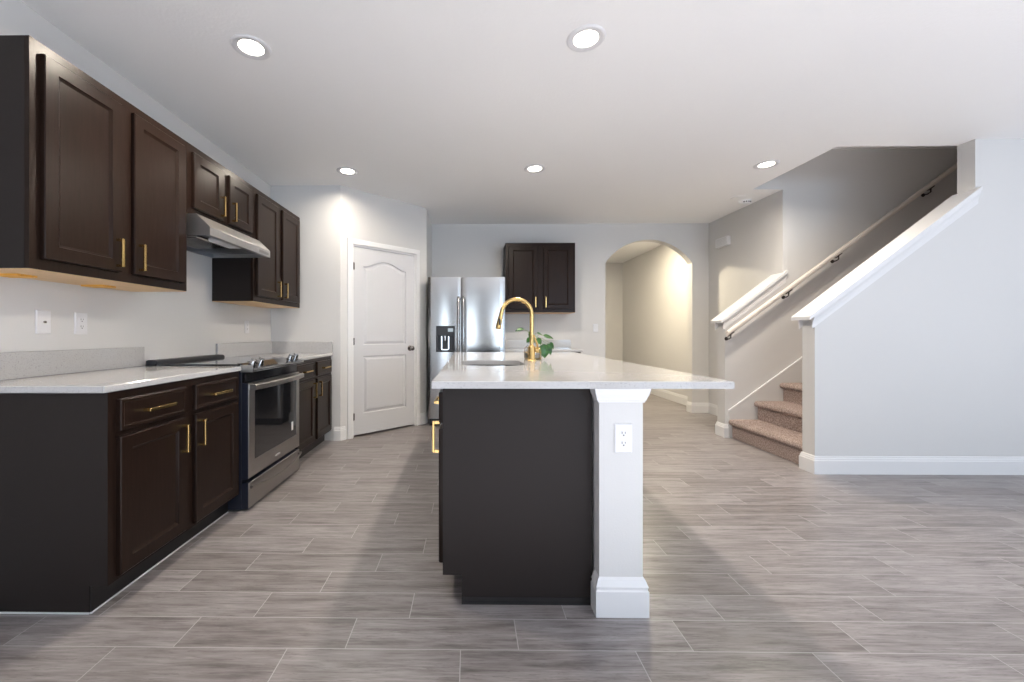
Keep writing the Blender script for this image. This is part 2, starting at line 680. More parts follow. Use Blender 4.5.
# wall behind the camera with glazed doors and a window
bm = B()
DZ = 2.12
OPEN = [(-1.70, -0.40, 0.0, DZ), (1.90, 3.30, 0.0, DZ), (4.2, 6.2, 0.7, 2.2)]
xs = XL
for x0, x1, z0, z1 in OPEN:
    box(bm, xs, x0, REAR - 0.12, REAR, 0, HC)
    if z0 > 0:
        box(bm, x0, x1, REAR - 0.12, REAR, 0, z0)
    box(bm, x0, x1, REAR - 0.12, REAR, z1, HC)
    xs = x1
box(bm, xs, XR, REAR - 0.12, REAR, 0, HC)
structure('wall_rear', bm, M['wall'])
for nm, (x0, x1, z0, z1) in zip(('door_2', 'door_4', 'window_1'), OPEN):
    bm = B()
    for xa in (x0, (x0 + x1) / 2 - .03, x1 - .06):
        box(bm, xa, xa + .06, REAR - .09, REAR - .03, z0, z1)
    box(bm, x0 + .06, x1 - .06, REAR - .088, REAR - .032, z1 - .06, z1)
    if z0 > 0:
        box(bm, x0 + .06, x1 - .06, REAR - .088, REAR - .032, z0, z0 + .06)
    structure(nm, bm, M['trim'])

# baseboards
BP = [(0, 0), (0.016, 0), (0.016, 0.105), (0.012, 0.109), (0.012, 0.118), (0.008, 0.126), (0.006, 0.138), (0.0, 0.140)]


def baseboard(name, path, side):
    bm = B()
    sweep(bm, path, BP, False, side)
    return structure(name, bm, M['trim'])


pa = FA(D0 - 0.085, 0, 0)
baseboard('baseboard_pantry', [(-1.405, 4.20), (P1.x, P1.y), (pa.x, pa.y)], -1)
pb = FA(D1 + 0.063, 0, 0)
baseboard('baseboard_pantry_right', [(pb.x, pb.y), (P2.x, P2.y), (P2.x, YB)], -1)
baseboard('baseboard_arch_pier', [(AX1, YB + 0.12), (AX1, YB), (XH, YB), (XH, SY1 + .13), (2.71, SY1 + .13), (2.71, SY1), (2.765, SY1)], -1)
baseboard('baseboard_back', [(1.42, YB), (AX0, YB), (AX0, YB + .12)], -1)
baseboard('baseboard_hall', [(XH, YE), (XH, YB + 0.12), (AX1, YB + .12)], -1)
baseboard('baseboard_stair', [(2.765, SY0), (CX0, SY0), (CX0, SW), (XR, SW)], -1)


# sloping caps of the half walls
def sloped(bm, prof, x0, x1, z0, slope):
    lo = [bm.verts.new((x0, y, z0 + h)) for y, h in prof]
    hi = [bm.verts.new((x1, y, z0 + slope * (x1 - x0) + h)) for y, h in prof]
    n = len(prof)
    bm.faces.new(lo)
    bm.faces.new(hi[::-1])
    for i in range(n):
        j = (i + 1) % n
        bm.faces.new((lo[i], hi[i], hi[j], lo[j]))


bm = B()
x0 = 2.655
z0 = CZ0 + SLOPE * (x0 - CX0)
sloped(bm, [(SW - 0.034, 0.0), (SW - 0.034, 0.028), (SY0 + 0.034, 0.028), (SY0 + 0.034, 0.0)], x0, xe, z0, SLOPE)
sloped(bm, [(SW - 0.034, 0.0), (SW - 0.034, 0.028), (SW, 0.028), (SW, 0.0)], xe, 3.985, z0 + SLOPE * (xe - x0), SLOPE)
MP = [(0.0, -0.100), (0.006, -0.100), (0.007, -0.072), (0.010, -0.064), (0.013, -0.045), (0.024, -0.020), (0.026, -0.0005), (0.0, -0.0005)]
sloped(bm, [(SW - a, b) for a, b in MP], CX0 - 0.024, 3.985, CZ0 - 0.024 * SLOPE, SLOPE)
sloped(bm, [(SY0 + a, b) for a, b in MP], CX0 - 0.024, 3.985, CZ0 - 0.024 * SLOPE, SLOPE)
structure('trim_1', bm, M['trim'])
bm = B()
x0 = 2.655
zz = 1.258 + SLOPE * (x0 - 2.71)
sloped(bm, [(SY1 - 0.034, 0.0), (SY1 - 0.034, 0.028), (SY1 + 0.164, 0.028), (SY1 + 0.164, 0.0)], x0, XH, zz, SLOPE)
sloped(bm, [(SY1 - 0.034, 0.0), (SY1 - 0.034, 0.028), (SY1, 0.028), (SY1, 0.0)], XH, XH + .03, zz + SLOPE * (XH - x0), SLOPE)
sloped(bm, [(SY1 - a, b) for a, b in MP], 2.686, XH + .03, 1.258 - 0.024 * SLOPE, SLOPE)
sloped(bm, [(SY1 + .13 + a, b) for a, b in MP], 2.686, XH, 1.258 - 0.024 * SLOPE, SLOPE)
structure('trim_2', bm, M['trim'])

# stairs
RISE, RUN, NST = 0.195, 0.268, 12
X0S = 2.775
st = thing('staircase', (X0S, SY0, 0), 'carpeted brown staircase rising to the right between two walls', 'stairs')
for k in range(NST):
    bm = B()
    x, zt = X0S + RUN * k, RISE * (k + 1)
    nose = [(x, RISE * k), (x, zt - 0.062)]
    for q in range(9):
        a = -math.pi / 2 - math.pi * q / 8
        nose.append((x - 0.010 + 0.030 * math.cos(a), zt - 0.030 + 0.030 * math.sin(a)))
    nose += [(x + RUN, zt), (x + RUN, RISE * k)]
    prism(bm, nose, 'y', SY0 + 0.001, SY1 - 0.020)
    obj('carpeted_step', bm, M['carpet'], st, 50)
# skirt board on the stair wall
bm = B()
sk = RISE / RUN
xs0, xs1 = X0S - 0.035, X0S + RUN * NST
prism(bm, [(xs0, 0.0), (X0S + .02, 0), (xs1, sk * (xs1 - X0S) - .1), (xs1, 0.30 + sk * (xs1 - X0S)), (xs0, 0.30 + sk * (xs0 - X0S))], 'y', SY1 - 0.019, SY1)
structure('trim_3', bm, M['wall'])
bm = B()
sloped(bm, [(SY1 - 0.021, 0), (SY1 - 0.021, 0.017), (SY1 - .0005, 0.017), (SY1 - .0005, 0)], xs0, xs1, 0.30 + sk * (xs0 - X0S), sk)
structure('trim_4', bm, M['trim'])

# hand rail on the stair wall
RY = SY1 - 0.075
hr = thing('handrail', (2.70, RY, 1.12), 'pale painted handrail running up the stair wall on dark brackets', 'handrail')
bm = B()
rs = 0.735
hx0, hx1, hz0 = 2.685, 6.3, 1.105
prof = []
for q in range(16):
    a = 2 * math.pi * q / 16
    cc, ss = math.cos(a), math.sin(a)
    prof.append((RY + 0.024 * math.copysign(abs(cc) ** 0.6, cc), 0.026 * math.copysign(abs(ss) ** 0.6, ss)))
sloped(bm, prof, hx0, hx1, hz0, rs)
obj('rail', bm, mat('rail_warm_lit_paint', (0.74, 0.68, 0.62), 0.4), hr, 40)  # warm lamp light put into the colour of the white-painted rail
for bx_ in (2.725, 3.325, 3.84, 4.79, 5.6):
    bm = B()
    bz = hz0 + rs * (bx_ - hx0)
    lathe(bm, (bx_, SY1, bz - 0.085), [(0.001, -0.008), (0.017, -0.008), (0.020, -0.001)], 16, 'y')
    tube(bm, [(bx_, SY1 - 0.008, bz - 0.085), (bx_, SY1 - 0.045, bz - 0.088), (bx_, RY, bz - 0.075), (bx_, RY, bz - 0.03)], 0.0062, 8)
    fbox(bm, Frame((bx_, RY, bz - 0.036), (1, 0, rs), (0, 1, 0)), -0.03, 0.03, -0.004, 0.004, -0.012, 0.012)
    tag(obj('bracket', bm, M['bronze'], hr, 40), 'dark bronze rail bracket')

# ------------------------------------------------------------------ pantry door
T4 = B()
CW = 0.058
cp = [(0, 0), (0, 0.016), (0.010, 0.018), (0.045, 0.013), (CW, 0.010), (CW, 0)]


def casing_leg(bm, pts_in, pts_out):
    pass


ci = [(D0 - 0.004, 0.0), (D0 - 0.004, DH + 0.004), (D1 + 0.004, DH + 0.004), (D1 + 0.004, 0.0)]
rg = []
for i, (a, b) in enumerate(ci):
    sa = -1 if i < 2 else 1
    sb = 0 if i in (0, 3) else 1
    rg.append([T4.verts.new(FA(a + sa * o, b + sb * o, c + 0.0005)) for o, c in cp])
for p, q in zip(rg, rg[1:]):
    for k in range(len(cp)):
        j = (k + 1) % len(cp)
        T4.faces.new((p[k], p[j], q[j], q[k]))
T4.faces.new(rg[0])
T4.faces.new(rg[-1][::-1])
# jamb lining
fbox(T4, FA, D0, D0 + 0.012, 0, DH, -0.11, 0.0)
fbox(T4, FA, D1 - 0.012, D1, 0, DH, -0.11, 0.0)
fbox(T4, FA, D0 + .012, D1 - .012, DH - 0.012, DH, -0.11, 0.0)
structure('trim_5', T4, M['trim'])

dr = bpy.data.objects.new('door_1', None)
C.objects.link(dr)
dr.location = FA(D0, 0, 0)
WO[dr] = Vector(dr.location)
dr['kind'] = 'structure'
s0, s1, sz0, sz1 = D0 + 0.015, D1 - 0.015, 0.022, DH - 0.015


def arch_ring(a0, a1, b0, b1, rise_, ins, c, n=20):
    """Panel outline with a cathedral-arched top."""
    out = [(a0 + ins, b0 + ins, c), (a1 - ins, b0 + ins, c)]
    for k in range(n + 1):
        u = k / n
        a = (a1 - ins) + (a0 + 2 * ins - a1) * u
        s = math.sin(math.pi * min(1, max(0, (u - 0.06) / 0.88))) ** 1.3
        out.append((a, b1 - ins + rise_ * s, c))
    return out


bm = B()
cf = -0.006                                # front face of the slab
fw = 0.115
# slab sides and back
outer = [(s0, sz0), (s1, sz0), (s1, sz1), (s0, sz1)]
midz = 0.905
pan_lo = (s0 + fw, s1 - fw, sz0 + 0.22, midz - 0.045)
pan_hi = (s0 + fw, s1 - fw, midz + 0.075, sz1 - 0.20)
fo = [bm.verts.new(FA(a, b, cf)) for a, b in outer]
bo = [bm.verts.new(FA(a, b, cf - 0.035)) for a, b in outer]
for i in range(4):
    j = (i + 1) % 4
    bm.faces.new((fo[i], bo[i], bo[j], fo[j]))
bm.faces.new(bo[::-1])
holes = []
for kind, pn in (('r', pan_lo), ('a', pan_hi)):
    rr_ = []
    for ins, c in ((0, cf), (0.007, cf - 0.012), (0.018, cf - 0.012), (0.040, cf - 0.002)):
        if kind == 'r':
            rr_.append([(a, b, c) for a, b, _ in rect(*pn, ins, 0)])
        else:
            rr_.append(arch_ring(*pn, 0.075, ins, c))
    vr = [[bm.verts.new(FA(*p)) for p in r_] for r_ in rr_]
    for p, q in zip(vr, vr[1:]):
        for k in range(len(p)):
            j = (k + 1) % len(p)
            bm.faces.new((p[k], p[j], q[j], q[k]))
    bm.faces.new(vr[-1])
    holes.append(vr[0])
ed = []
for loop in [fo] + holes:
    for k in range(len(loop)):
        e = bm.edges.get((loop[k], loop[(k + 1) % len(loop)])) or bm.edges.new((loop[k], loop[(k + 1) % len(loop)]))
        ed.append(e)
bmesh.ops.triangle_fill(bm, use_beauty=True, use_dissolve=False, edges=ed)
obj('door_slab', bm, M['door_paint'], dr)
for hz in (0.22, 1.02, 1.82):
    bm = B()
    p = FA(s0 - 0.003, hz, 0.002)
    cyl(bm, p - Vector((0, 0, 0.038)), p + Vector((0, 0, 0.038)), 0.0055, seg=10)
    fbox(bm, FA, s0 - 0.002, s0 + 0.010, hz - 0.036, hz + 0.036, cf - .001, cf + 0.002)
    tag(obj('hinge', bm, M['nickel'], dr, 40), 'dark nickel hinge')
bm = B()
kn = [(0.001, 0.0), (0.033, 0.0), (0.031, 0.006), (0.013, 0.010), (0.011, 0.028), (0.020, 0.034), (0.028, 0.045), (0.028, 0.056), (0.020, 0.064), (0.001, 0.067)]
n_ = 20
rings = []
for r_, h in kn:
    rings.append([bm.verts.new(FA(s1 - 0.062 + r_ * math.cos(2 * math.pi * k / n_), 0.93 + r_ * math.sin(2 * math.pi * k / n_), cf + h)) for k in range(n_)])
for p, q in zip(rings, rings[1:]):
    for k in range(n_):
        bm.faces.new((p[k], p[(k + 1) % n_], q[(k + 1) % n_], q[k]))
tag(obj('doorknob', bm, M['nickel'], dr, 45), 'round dark nickel doorknob')

# ------------------------------------------------------------------ left run: base cabinets
XF = -1.433            # face of the base cabinets
Y0, Y1, Y2, Y3 = 1.597, 2.511, 3.277, 4.186
ZC = 0.876             # top of the base cabinets
ZT = 0.904             # top of the worktop


def base_cabinet(name, y0, y1, label, group):
    root = thing(name, ((XL + XF) / 2, (y0 + y1) / 2, 0), label, 'cabinet', group)
    bm = B()
    prism(bm, [(XL + 0.002, 0), (XF - 0.072, 0), (XF - 0.072, 0.110), (XF, 0.110), (XF, ZC), (XL + 0.002, ZC)], 'y', y0, y1)
    obj('carcass', bm, M['end_panel'], root)
    bm = B()
    box(bm, XF - 0.071, XF - 0.066, y0 + 0.001, y1 - 0.001, 0.004, 0.108)
    obj('toe_kick', bm, M['toe'], root)
    F = Frame((XF, y0, 0), (0, 1, 0), (1, 0, 0))
    # face frame
    bm = B()
    wdt = y1 - y0
    fbox(bm, F, 0.0, 0.040, 0.110, ZC, 0.0, 0.0015)
    fbox(bm, F, wdt - 0.040, wdt, 0.110, ZC, 0.0, 0.0015)
    fbox(bm, F, wdt / 2 - 0.04, wdt / 2 + 0.04, 0.110, ZC, 0.0, 0.0015)
    fbox(bm, F, 0.04, wdt - 0.04, 0.110, 0.150, 0.0, 0.0014)
    fbox(bm, F, 0.04, wdt - 0.04, 0.685, 0.725, 0.0, 0.0014)
    fbox(bm, F, 0.04, wdt - 0.04, 0.836, ZC, 0.0, 0.0014)
    obj('face_frame', bm, M['wood'], root)
    F = Frame((XF + 0.0016, y0, 0), (0, 1, 0), (1, 0, 0))
    h = wdt / 2
    for k, (a0_, a1_) in enumerate(((0.038, h - 0.034), (h + 0.034, wdt - 0.038))):
        add_drawer(root, F, a0_, a1_, 0.713, 0.842)
        pa_ = a1_ - 0.030 if k == 0 else a0_ + 0.030
        add_door(root, F, a0_, a1_, 0.128, 0.690, pa_, 0.592)
    return root


c1 = base_cabinet('base_cabinet', Y0, Y1, 'dark brown base cabinet with the plain end panel, nearest on the left', 'base cabinets of the left run')
bm = B()
box(bm, XF - 0.070, XF - 0.062, Y0 - .002, Y1, 0.0, 0.006, 0.001)
box(bm, XL + 0.002, XF - 0.070, Y0 - 0.006, Y0 - .0005, 0.0, 0.006, 0.001)
tag(obj('caulk_line', bm, M['caulk'], c1), 'pale caulk line at the floor')
c2 = base_cabinet('base_cabinet', Y2, Y3, 'dark brown base cabinet between the range and the pantry corner', 'base cabinets of the left run')

# worktops with upstands
XW = -1.415
w1 = thing('countertop', ((XL + XW) / 2, (Y0 + Y1) / 2, ZC), 'white speckled quartz worktop on the near base cabinet left of the range', 'countertop', 'worktops of the left run')
bm = B()
box(bm, XL + 0.001, XW, 1.562, Y1 + 0.001, ZC + 0.0005, ZT, 0.003)
obj('slab', bm, M['quartz'], w1)
bm = B()
box(bm, XL + 0.001, XL + 0.021, 1.562, Y1 + 0.024, ZT + .0002, ZT + 0.120, 0.002)
obj('backsplash', bm, M['quartz'], w1)
w2 = thing('countertop', ((XL + XW) / 2, (Y2 + Y3) / 2, ZC), 'white speckled quartz worktop between the range and the pantry wall', 'countertop', 'worktops of the left run')
bm = B()
box(bm, XL + 0.001, XW, Y2 - 0.001, 4.198, ZC + 0.0005, ZT, 0.003)
obj('slab', bm, M['quartz'], w2)
bm = B()
box(bm, XL + 0.001, XL + 0.021, Y2 - 0.001, 4.198, ZT + .0002, ZT + 0.120, 0.002)
box(bm, XL + 0.0212, XW, 4.178, 4.198, ZT + .0002, ZT + 0.120, 0.002)
obj('backsplash', bm, M['quartz'], w2)

# ------------------------------------------------------------------ range
ra, rb = Y1 + 0.004, Y2 - 0.004
rg_ = thing('range', (-1.7, (ra + rb) / 2, 0), 'stainless slide-in electric range with black glass top between the base cabinets', 'stove')
XD = -1.374           # oven door face
bm = B()
box(bm, XL + 0.03, XD - 0.045, ra, rb, 0.012, 0.900, 0.002)
obj('body', bm, M['range_side'], rg_)
bm = B()
box(bm, XL + 0.10, -1.445, ra - 0.002, rb + 0.002, 0.9045, 0.916, 0.003)
obj('cooktop', bm, M['black_glass'], rg_)
bm = B()
prism(bm, [(XL + 0.025, 0.9045), (XL + 0.098, 0.9045), (XL + 0.098, 0.928), (XL + 0.085, 0.938), (XL + 0.040, 0.940), (XL + 0.025, 0.936)], 'y', ra + 0.022, rb - 0.03)
bmesh.ops.bevel(bm, geom=bm.edges[:], offset=0.003, segments=1, affect='EDGES')
obj('rear_vent', bm, M['satin_black'], rg_)
bm = B()
prism(bm, [(XD - 0.040, 0.868), (-1.345, 0.868), (-1.340, 0.874), (-1.345, 0.890), (-1.425, 0.921), (-1.443, 0.921), (-1.443, 0.868)], 'y', ra, rb)
obj('control_panel', bm, M['black_glass'], rg_)
bm = B()
box(bm, -1.3445, -1.3385, ra, rb, 0.879, 0.889, 0.002)
box(bm, XD - 0.05, -1.345, ra - 0.0015, ra - .0002, 0.866, 0.912)
tag(obj('front_strip', bm, M['steel_h'], rg_), 'stainless strip along the front edge')
bm = B()
FS = Frame((-1.4435, ra, 0.9166), (0, 1, 0), (0, 0, 1))
box(bm, -1.51, -1.4455, ra + 0.23, rb - 0.17, 0.9165, 0.9175)
obj('touch_display', bm, M['black'], rg_)
sl = Vector((0.08, 0, -0.031)).normalized()
nn = Vector((0.031, 0, 0.08)).normalized()
for ky in (2.585, 2.680, 3.125, 3.215):
    bm = B()
    c0 = Vector((-1.388, ky, 0.9072))
    cyl(bm, c0, c0 + nn * 0.006, 0.024, seg=20)
    cyl(bm, c0 + nn * 0.006, c0 + nn * 0.030, 0.020, 0.017, seg=20)
    b_ = c0 + nn * 0.030
    vs = [b_ + sl * a + Vector((0, b, 0)) + nn * c for c in (0, 0.010) for a, b in ((-.019, -.004), (.019, -.004), (.019, .004), (-.019, .004))]
    vv = [bm.verts.new(p) for p in vs]
    for f in ((0, 1, 2, 3), (4, 5, 6, 7), (0, 1, 5, 4), (1, 2, 6, 5), (2, 3, 7, 6), (3, 0, 4, 7)):
        bm.faces.new([vv[i] for i in f])
    obj('knob', bm, M['knob'], rg_, 40)
FR = Frame((XD, ra, 0), (0, 1, 0), (1, 0, 0))
W_ = rb - ra
bm = B()
fbox(bm, FR, 0.006, W_ - 0.006, 0.800, 0.866, -0.043, -0.020)
obj('vent_strip', bm, M['black'], rg_)
# oven door: frame with a recessed window


def dark_sides(o):
    for p in o.data.polygons:
        if p.normal.x < 0.5:
            p.material_index = 1
    return o



bm = B()
rings_mesh(bm, FR, [rect(0.003, W_ - 0.003, 0.202, 0.798, 0, -0.042), rect(0.003, W_ - 0.003, 0.202, 0.798, 0, -0.004),
                    rect(0.003, W_ - 0.003, 0.202, 0.798, 0.004, 0.0),
                    [(0.075, 0.305, 0.0), (W_ - 0.055, 0.305, 0.0), (W_ - 0.055, 0.752, 0.0), (0.075, 0.752, 0.0)],
                    [(0.077, 0.307, -0.003), (W_ - 0.057, 0.307, -0.003), (W_ - 0.057, 0.750, -0.003), (0.077, 0.750, -0.003)]])
od = dark_sides(obj('oven_door', bm, [M['steel_h'], M['range_side']], rg_))
bm = B()
fbox(bm, FR, 0.078, W_ - 0.058, 0.308, 0.749, -0.0028, -0.0005)
obj('oven_window', bm, M['black_glass'], od)
bm = B()
fbox(bm, FR, W_ - 0.150, W_ - 0.118, 0.360, 0.425, -0.0004, 0.0002)
tag(obj('sticker', bm, M['paper'], od), 'small white oval sticker')
bm = B()
fbox(bm, FR, W_ / 2 - 0.035, W_ / 2 + 0.035, 0.238, 0.252, 0.0002, 0.002, 0.0006)
obj('badge', bm, M['chrome'], od)


def bowed(F, a0, a1, bc, hh, th, bow, c0, n=16):
    """Flat bar bowed outward, with its ends returning to the door."""
    bm = B()
    rings = []
    for k in range(n + 1):
        u = k / n
        a = a0 + (a1 - a0) * u
        c = c0 + bow * (1 - (2 * u - 1) ** 2)
        rings.append([(a, bc - hh, c), (a, bc + hh, c), (a, bc + hh * 0.6, c + th), (a, bc - hh * 0.8, c + th)])
    rings_mesh(bm, F, rings)
    for a in (a0, a1):
        s = 1 if a == a0 else -1
        fbox(bm, F, min(a, a + s * .03), max(a, a + s * .03), bc - hh * .8, bc + hh * .8, 0.0002, c0 + 0.004)
    return bm


obj('handle', bowed(FR, 0.012, W_ - 0.012, 0.772, 0.019, 0.012, 0.028, 0.030), M['steel_h'], od, 30)
bm = B()
rings_mesh(bm, FR, [rect(0.003, W_ - 0.003, 0.018, 0.178, 0, -0.042), rect(0.003, W_ - 0.003, 0.018, 0.178, 0, -0.004), rect(0.003, W_ - 0.003, 0.018, 0.178, 0.004, 0.0)])
sd = dark_sides(obj('storage_drawer', bm, [M['steel_h'], M['range_side']], rg_))
bm = B()
rr_ = []
for k in range(17):
    u = k / 16
    a = 0.012 + (W_ - 0.024) * u
    q = 1 - (2 * u - 1) ** 2
    zb = 0.152 - 0.022 * q
    rr_.append([(a, zb - 0.007, 0.012 + 0.028 * q), (a, zb + 0.007, 0.014 + 0.028 * q), (a, zb + 0.007, 0.024 + 0.028 * q), (a, zb - 0.007, 0.022 + 0.028 * q)])
rings_mesh(bm, FR, rr_)
for a in (0.012, W_ - 0.037):
    fbox(bm, FR, a, a + 0.025, 0.140, 0.158, 0.0002, 0.016)
obj('handle', bm, M['steel_h'], sd, 30)

# ------------------------------------------------------------------ left run: wall cabinets
XU = -1.73
ZU0, ZU1 = 1.365, 2.279


def wall_cabinet(F, wdt, depth, z0, z1, root, pulls_low=True, rev=0.045):
    """F: face plane, origin at the left end; the box reaches back by depth."""
    bm = B()
    # sides, top, back and a bottom that sits 12 mm up inside the sides
    fbox(bm, F, 0.0, 0.016, z0, z1, -depth, -0.0195)
    fbox(bm, F, wdt - 0.016, wdt, z0, z1, -depth, -0.0195)
    fbox(bm, F, 0.016, wdt - 0.016, z1 - 0.016, z1, -depth, -0.0195)
    fbox(bm, F, 0.016, wdt - 0.016, z0 + 0.03, z1 - 0.016, -depth, -depth + 0.01)
    obj('carcass', bm, M['end_panel'], root)
    bm = B()
    fbox(bm, F, 0.0, 0.042, z0, z1, -0.019, 0)
    fbox(bm, F, wdt - 0.042, wdt, z0, z1, -0.019, 0)
    fbox(bm, F, wdt / 2 - 0.042, wdt / 2 + 0.042, z0 + .042, z1 - .042, -0.019, -.0002)
    fbox(bm, F, 0.042, wdt - 0.042, z0, z0 + 0.042, -0.019, 0)
    fbox(bm, F, 0.042, wdt - 0.042, z1 - 0.042, z1, -0.019, 0)
    fbox(bm, F, 0.042, wdt - 0.042, z0 + 0.042, z1 - 0.042, -0.019, -0.017)
    obj('face_frame', bm, M['wood'], root)
    bm = B()
    fbox(bm, F, 0.0005, wdt - 0.0005, z0 - 0.0035, z0 - 0.0003, -depth + 0.001, -0.004)
    tag(obj('bottom_panel', bm, M['maple'], root), 'unfinished pale maple underside')
    h = wdt / 2
    F2 = Frame(F.o + F.N * 0.0005, F.U, F.N)
    for k, (a0_, a1_) in enumerate(((0.040, h - 0.037), (h + 0.037, wdt - 0.040))):
        pa_ = a1_ - 0.030 if k == 0 else a0_ + 0.030
        add_door(root, F2, a0_, a1_, z0 + rev, z1 - rev, pa_, z0 + rev + 0.020 + 0.0685)


def left_upper(y0, y1, z0, label):
    root = thing('wall_cabinet', ((XL + XU) / 2, (y0 + y1) / 2, z0), label, 'cabinet', 'wall cabinets of the left run')
    wall_cabinet(Frame((XU, y0, 0), (0, 1, 0), (1, 0, 0)), y1 - y0, XU - XL - 0.001, z0, ZU1, root)
    return root


u1 = left_upper(1.582, 2.471, ZU0, 'tall dark brown wall cabinet over the near worktop, largest in the picture')
for by in (1.70, 2.10):
    bm = B()
    for k in range(4):
        prism(bm, [(by + k * .022, ZU0 - 0.012), (by + k * .022 + 0.014, ZU0 - 0.012), (by + k * .022 + 0.014, ZU0 - 0.0037), (by + k * .022, ZU0 - 0.0037)], 'x', XL + 0.035, XL + 0.15)
    tag(obj('mounting_block', bm, M['block'], u1), 'orange wood block under the cabinet')
ZH = 1.845
left_upper(2.473, 3.231, ZH, 'short dark brown wall cabinet above the range hood')
left_upper(3.233, 4.122, ZU0, 'dark brown wall cabinet between the range hood and the pantry corner')

# range hood
hd = thing('range_hood', (-1.8, 2.893, 1.705), 'stainless under-cabinet range hood above the range', 'range hood')
hy0, hy1 = 2.477, 3.227
zb = 1.708
bm = B()
hp = [(XL + 0.002, zb), (XL + 0.002, ZH - 0.003), (-1.675, ZH - 0.003), (-1.598, 1.768), (-1.590, 1.757), (-1.590, zb + 0.002)]
# shell with open underside: two end cheeks, sloping top and front lip
prism(bm, hp, 'y', hy0, hy0 + 0.004)
prism(bm, hp, 'y', hy1 - 0.004, hy1)
inner = [(XL + 0.002, ZH - 0.003), (-1.675, ZH - 0.003), (-1.598, 1.768), (-1.590, 1.757), (-1.590, zb + 0.002), (-1.594, zb), (-1.620, zb), (-1.620, zb + 0.004), (-1.595, zb + 0.006), (-1.595, 1.755), (-1.602, 1.764), (-1.678, ZH - 0.008), (XL + 0.002, ZH - 0.008)]
prism(bm, inner, 'y', hy0 + 0.004, hy1 - 0.004)
obj('shell', bm, M['steel_hood'], hd)
bm = B()
box(bm, XL + 0.004, -1.622, hy0 + 0.0045, hy1 - 0.0045, zb + 0.030, zb + 0.034)
box(bm, XL + 0.004, XL + 0.02, hy0 + 0.0045, hy1 - 0.0045, zb, zb + 0.0295)
obj('base_plate', bm, M['hood_dark'], hd)
bm = B()
box(bm, -1.98, -1.74, hy0 + 0.10, hy1 - 0.30, zb + 0.012, zb + 0.0297, 0.004)
for k in range(14):
    yy = hy0 + 0.115 + k * 0.024
    box(bm, -1.97, -1.75, yy, yy + 0.010, zb + 0.009, zb + 0.0118)
obj('filter', bm, M['steel'], hd)
bm = B()
box(bm, -1.72, -1.63, hy0 + 0.18, hy0 + 0.42, zb + 0.004, zb + 0.0297, 0.006)
obj('light_cover', bm, M['plastic'], hd)
bm = B()
box(bm, -1.5935 + .0036, -1.5875, 3.06, 3.20, 1.722, 1.742, 0.001)
obj('switch_panel', bm, M['steel_h'], hd)

# ------------------------------------------------------------------ refrigerator
FX0, FX1, FY, FZ = -0.497, 0.4125, 4.825, 1.772
fz = thing('refrigerator', (-0.04, 5.2, 0), 'stainless side-by-side refrigerator with ice dispenser beside the pantry', 'refrigerator')
bm = B()
box(bm, FX0 + 0.004, FX1 - 0.004, FY + 0.075, YB - 0.03, 0.02, FZ - 0.012, 0.004)
obj('cabinet_body', bm, M['fridge_side'], fz)
bm = B()
box(bm, FX0 + 0.01, FX1 - 0.01, FY + 0.045, FY + 0.0745, 0.01, 0.085)
obj('bottom_grille', bm, M['satin_black'], fz)
SPL = -0.107


def fdoor(x0, x1, z0, z1, hole=None, n=14):
    """Gently crowned stainless door, slightly convex in plan."""
    bm = B()
    rad = 0.007
    pts = []
    for k in range(n + 1):
        u = k / n
        x = x0 + (x1 - x0) * u
        e = min(u, 1 - u) * (x1 - x0)
        y = FY - 0.010 * (1 - (2 * u - 1) ** 2)
        if e < rad:
            y += rad - math.sqrt(max(0, rad * rad - (rad - e) ** 2))
        pts.append((x, y))
    poly = pts + [(x1, FY + 0.072), (x0, FY + 0.072)]
    if hole is None:
        prism(bm, poly, 'z', z0, z1)
        return bm
    return poly, pts


DX_0, DX_1, DZ_0, DZ_1 = -0.402, -0.180, 0.885, 1.195
bm = B()
# freezer door in bands around the dispenser opening
poly, pts = fdoor(FX0, SPL - 0.0018, 0.095, FZ, hole=1, n=20)


def yfront(x):
    for (xa, ya), (xb, yb) in zip(pts, pts[1:]):
        if xa <= x <= xb:
            return ya + (yb - ya) * (x - xa) / (xb - xa)
    return FY


prism(bm, poly, 'z', 0.095, DZ_0)
prism(bm, poly, 'z', DZ_1, FZ)
lft = [p for p in pts if p[0] < DX_0] + [(DX_0, yfront(DX_0)), (DX_0, FY + .072), (FX0, FY + .072)]
rgt = [(DX_1, yfront(DX_1))] + [p for p in pts if p[0] > DX_1] + [(SPL - .0018, FY + .072), (DX_1, FY + .072)]
prism(bm, lft, 'z', DZ_0, DZ_1)
prism(bm, rgt, 'z', DZ_0, DZ_1)
for e in [e for e in bm.edges]:
    pass
fd = obj('freezer_door', bm, M['steel'], fz, 25)
bm = B()
yf = FY - 0.010
box(bm, DX_0 + .001, DX_1 - .001, yf - 0.001, FY + 0.05, 1.075, DZ_1 - .001, 0.002)
box(bm, DX_0 + .001, DX_0 + 0.018, yf - 0.001, FY + 0.05, DZ_0 + .001, 1.0745, 0.002)
box(bm, DX_1 - 0.018, DX_1 - .001, yf - 0.001, FY + 0.05, DZ_0 + .001, 1.0745, 0.002)
box(bm, DX_0 + 0.0182, DX_1 - 0.0182, yf - 0.001, FY + 0.05, DZ_0 + .001, DZ_0 + 0.022, 0.002)
box(bm, DX_0 + 0.0182, DX_1 - 0.0182, FY + 0.048, FY + 0.060, DZ_0 + 0.0222, 1.0745)
di = obj('dispenser', bm, M['satin_black'], fd)
bm = B()
for xx in (-0.345, -0.262):
    box(bm, xx, xx + 0.014, FY + 0.020, FY + 0.047, DZ_0 + 0.03, 1.072, 0.003)
cyl(bm, (-0.296, FY + 0.02, 1.02), (-0.296, FY + 0.02, 1.0745), 0.012, 0.016, 14)
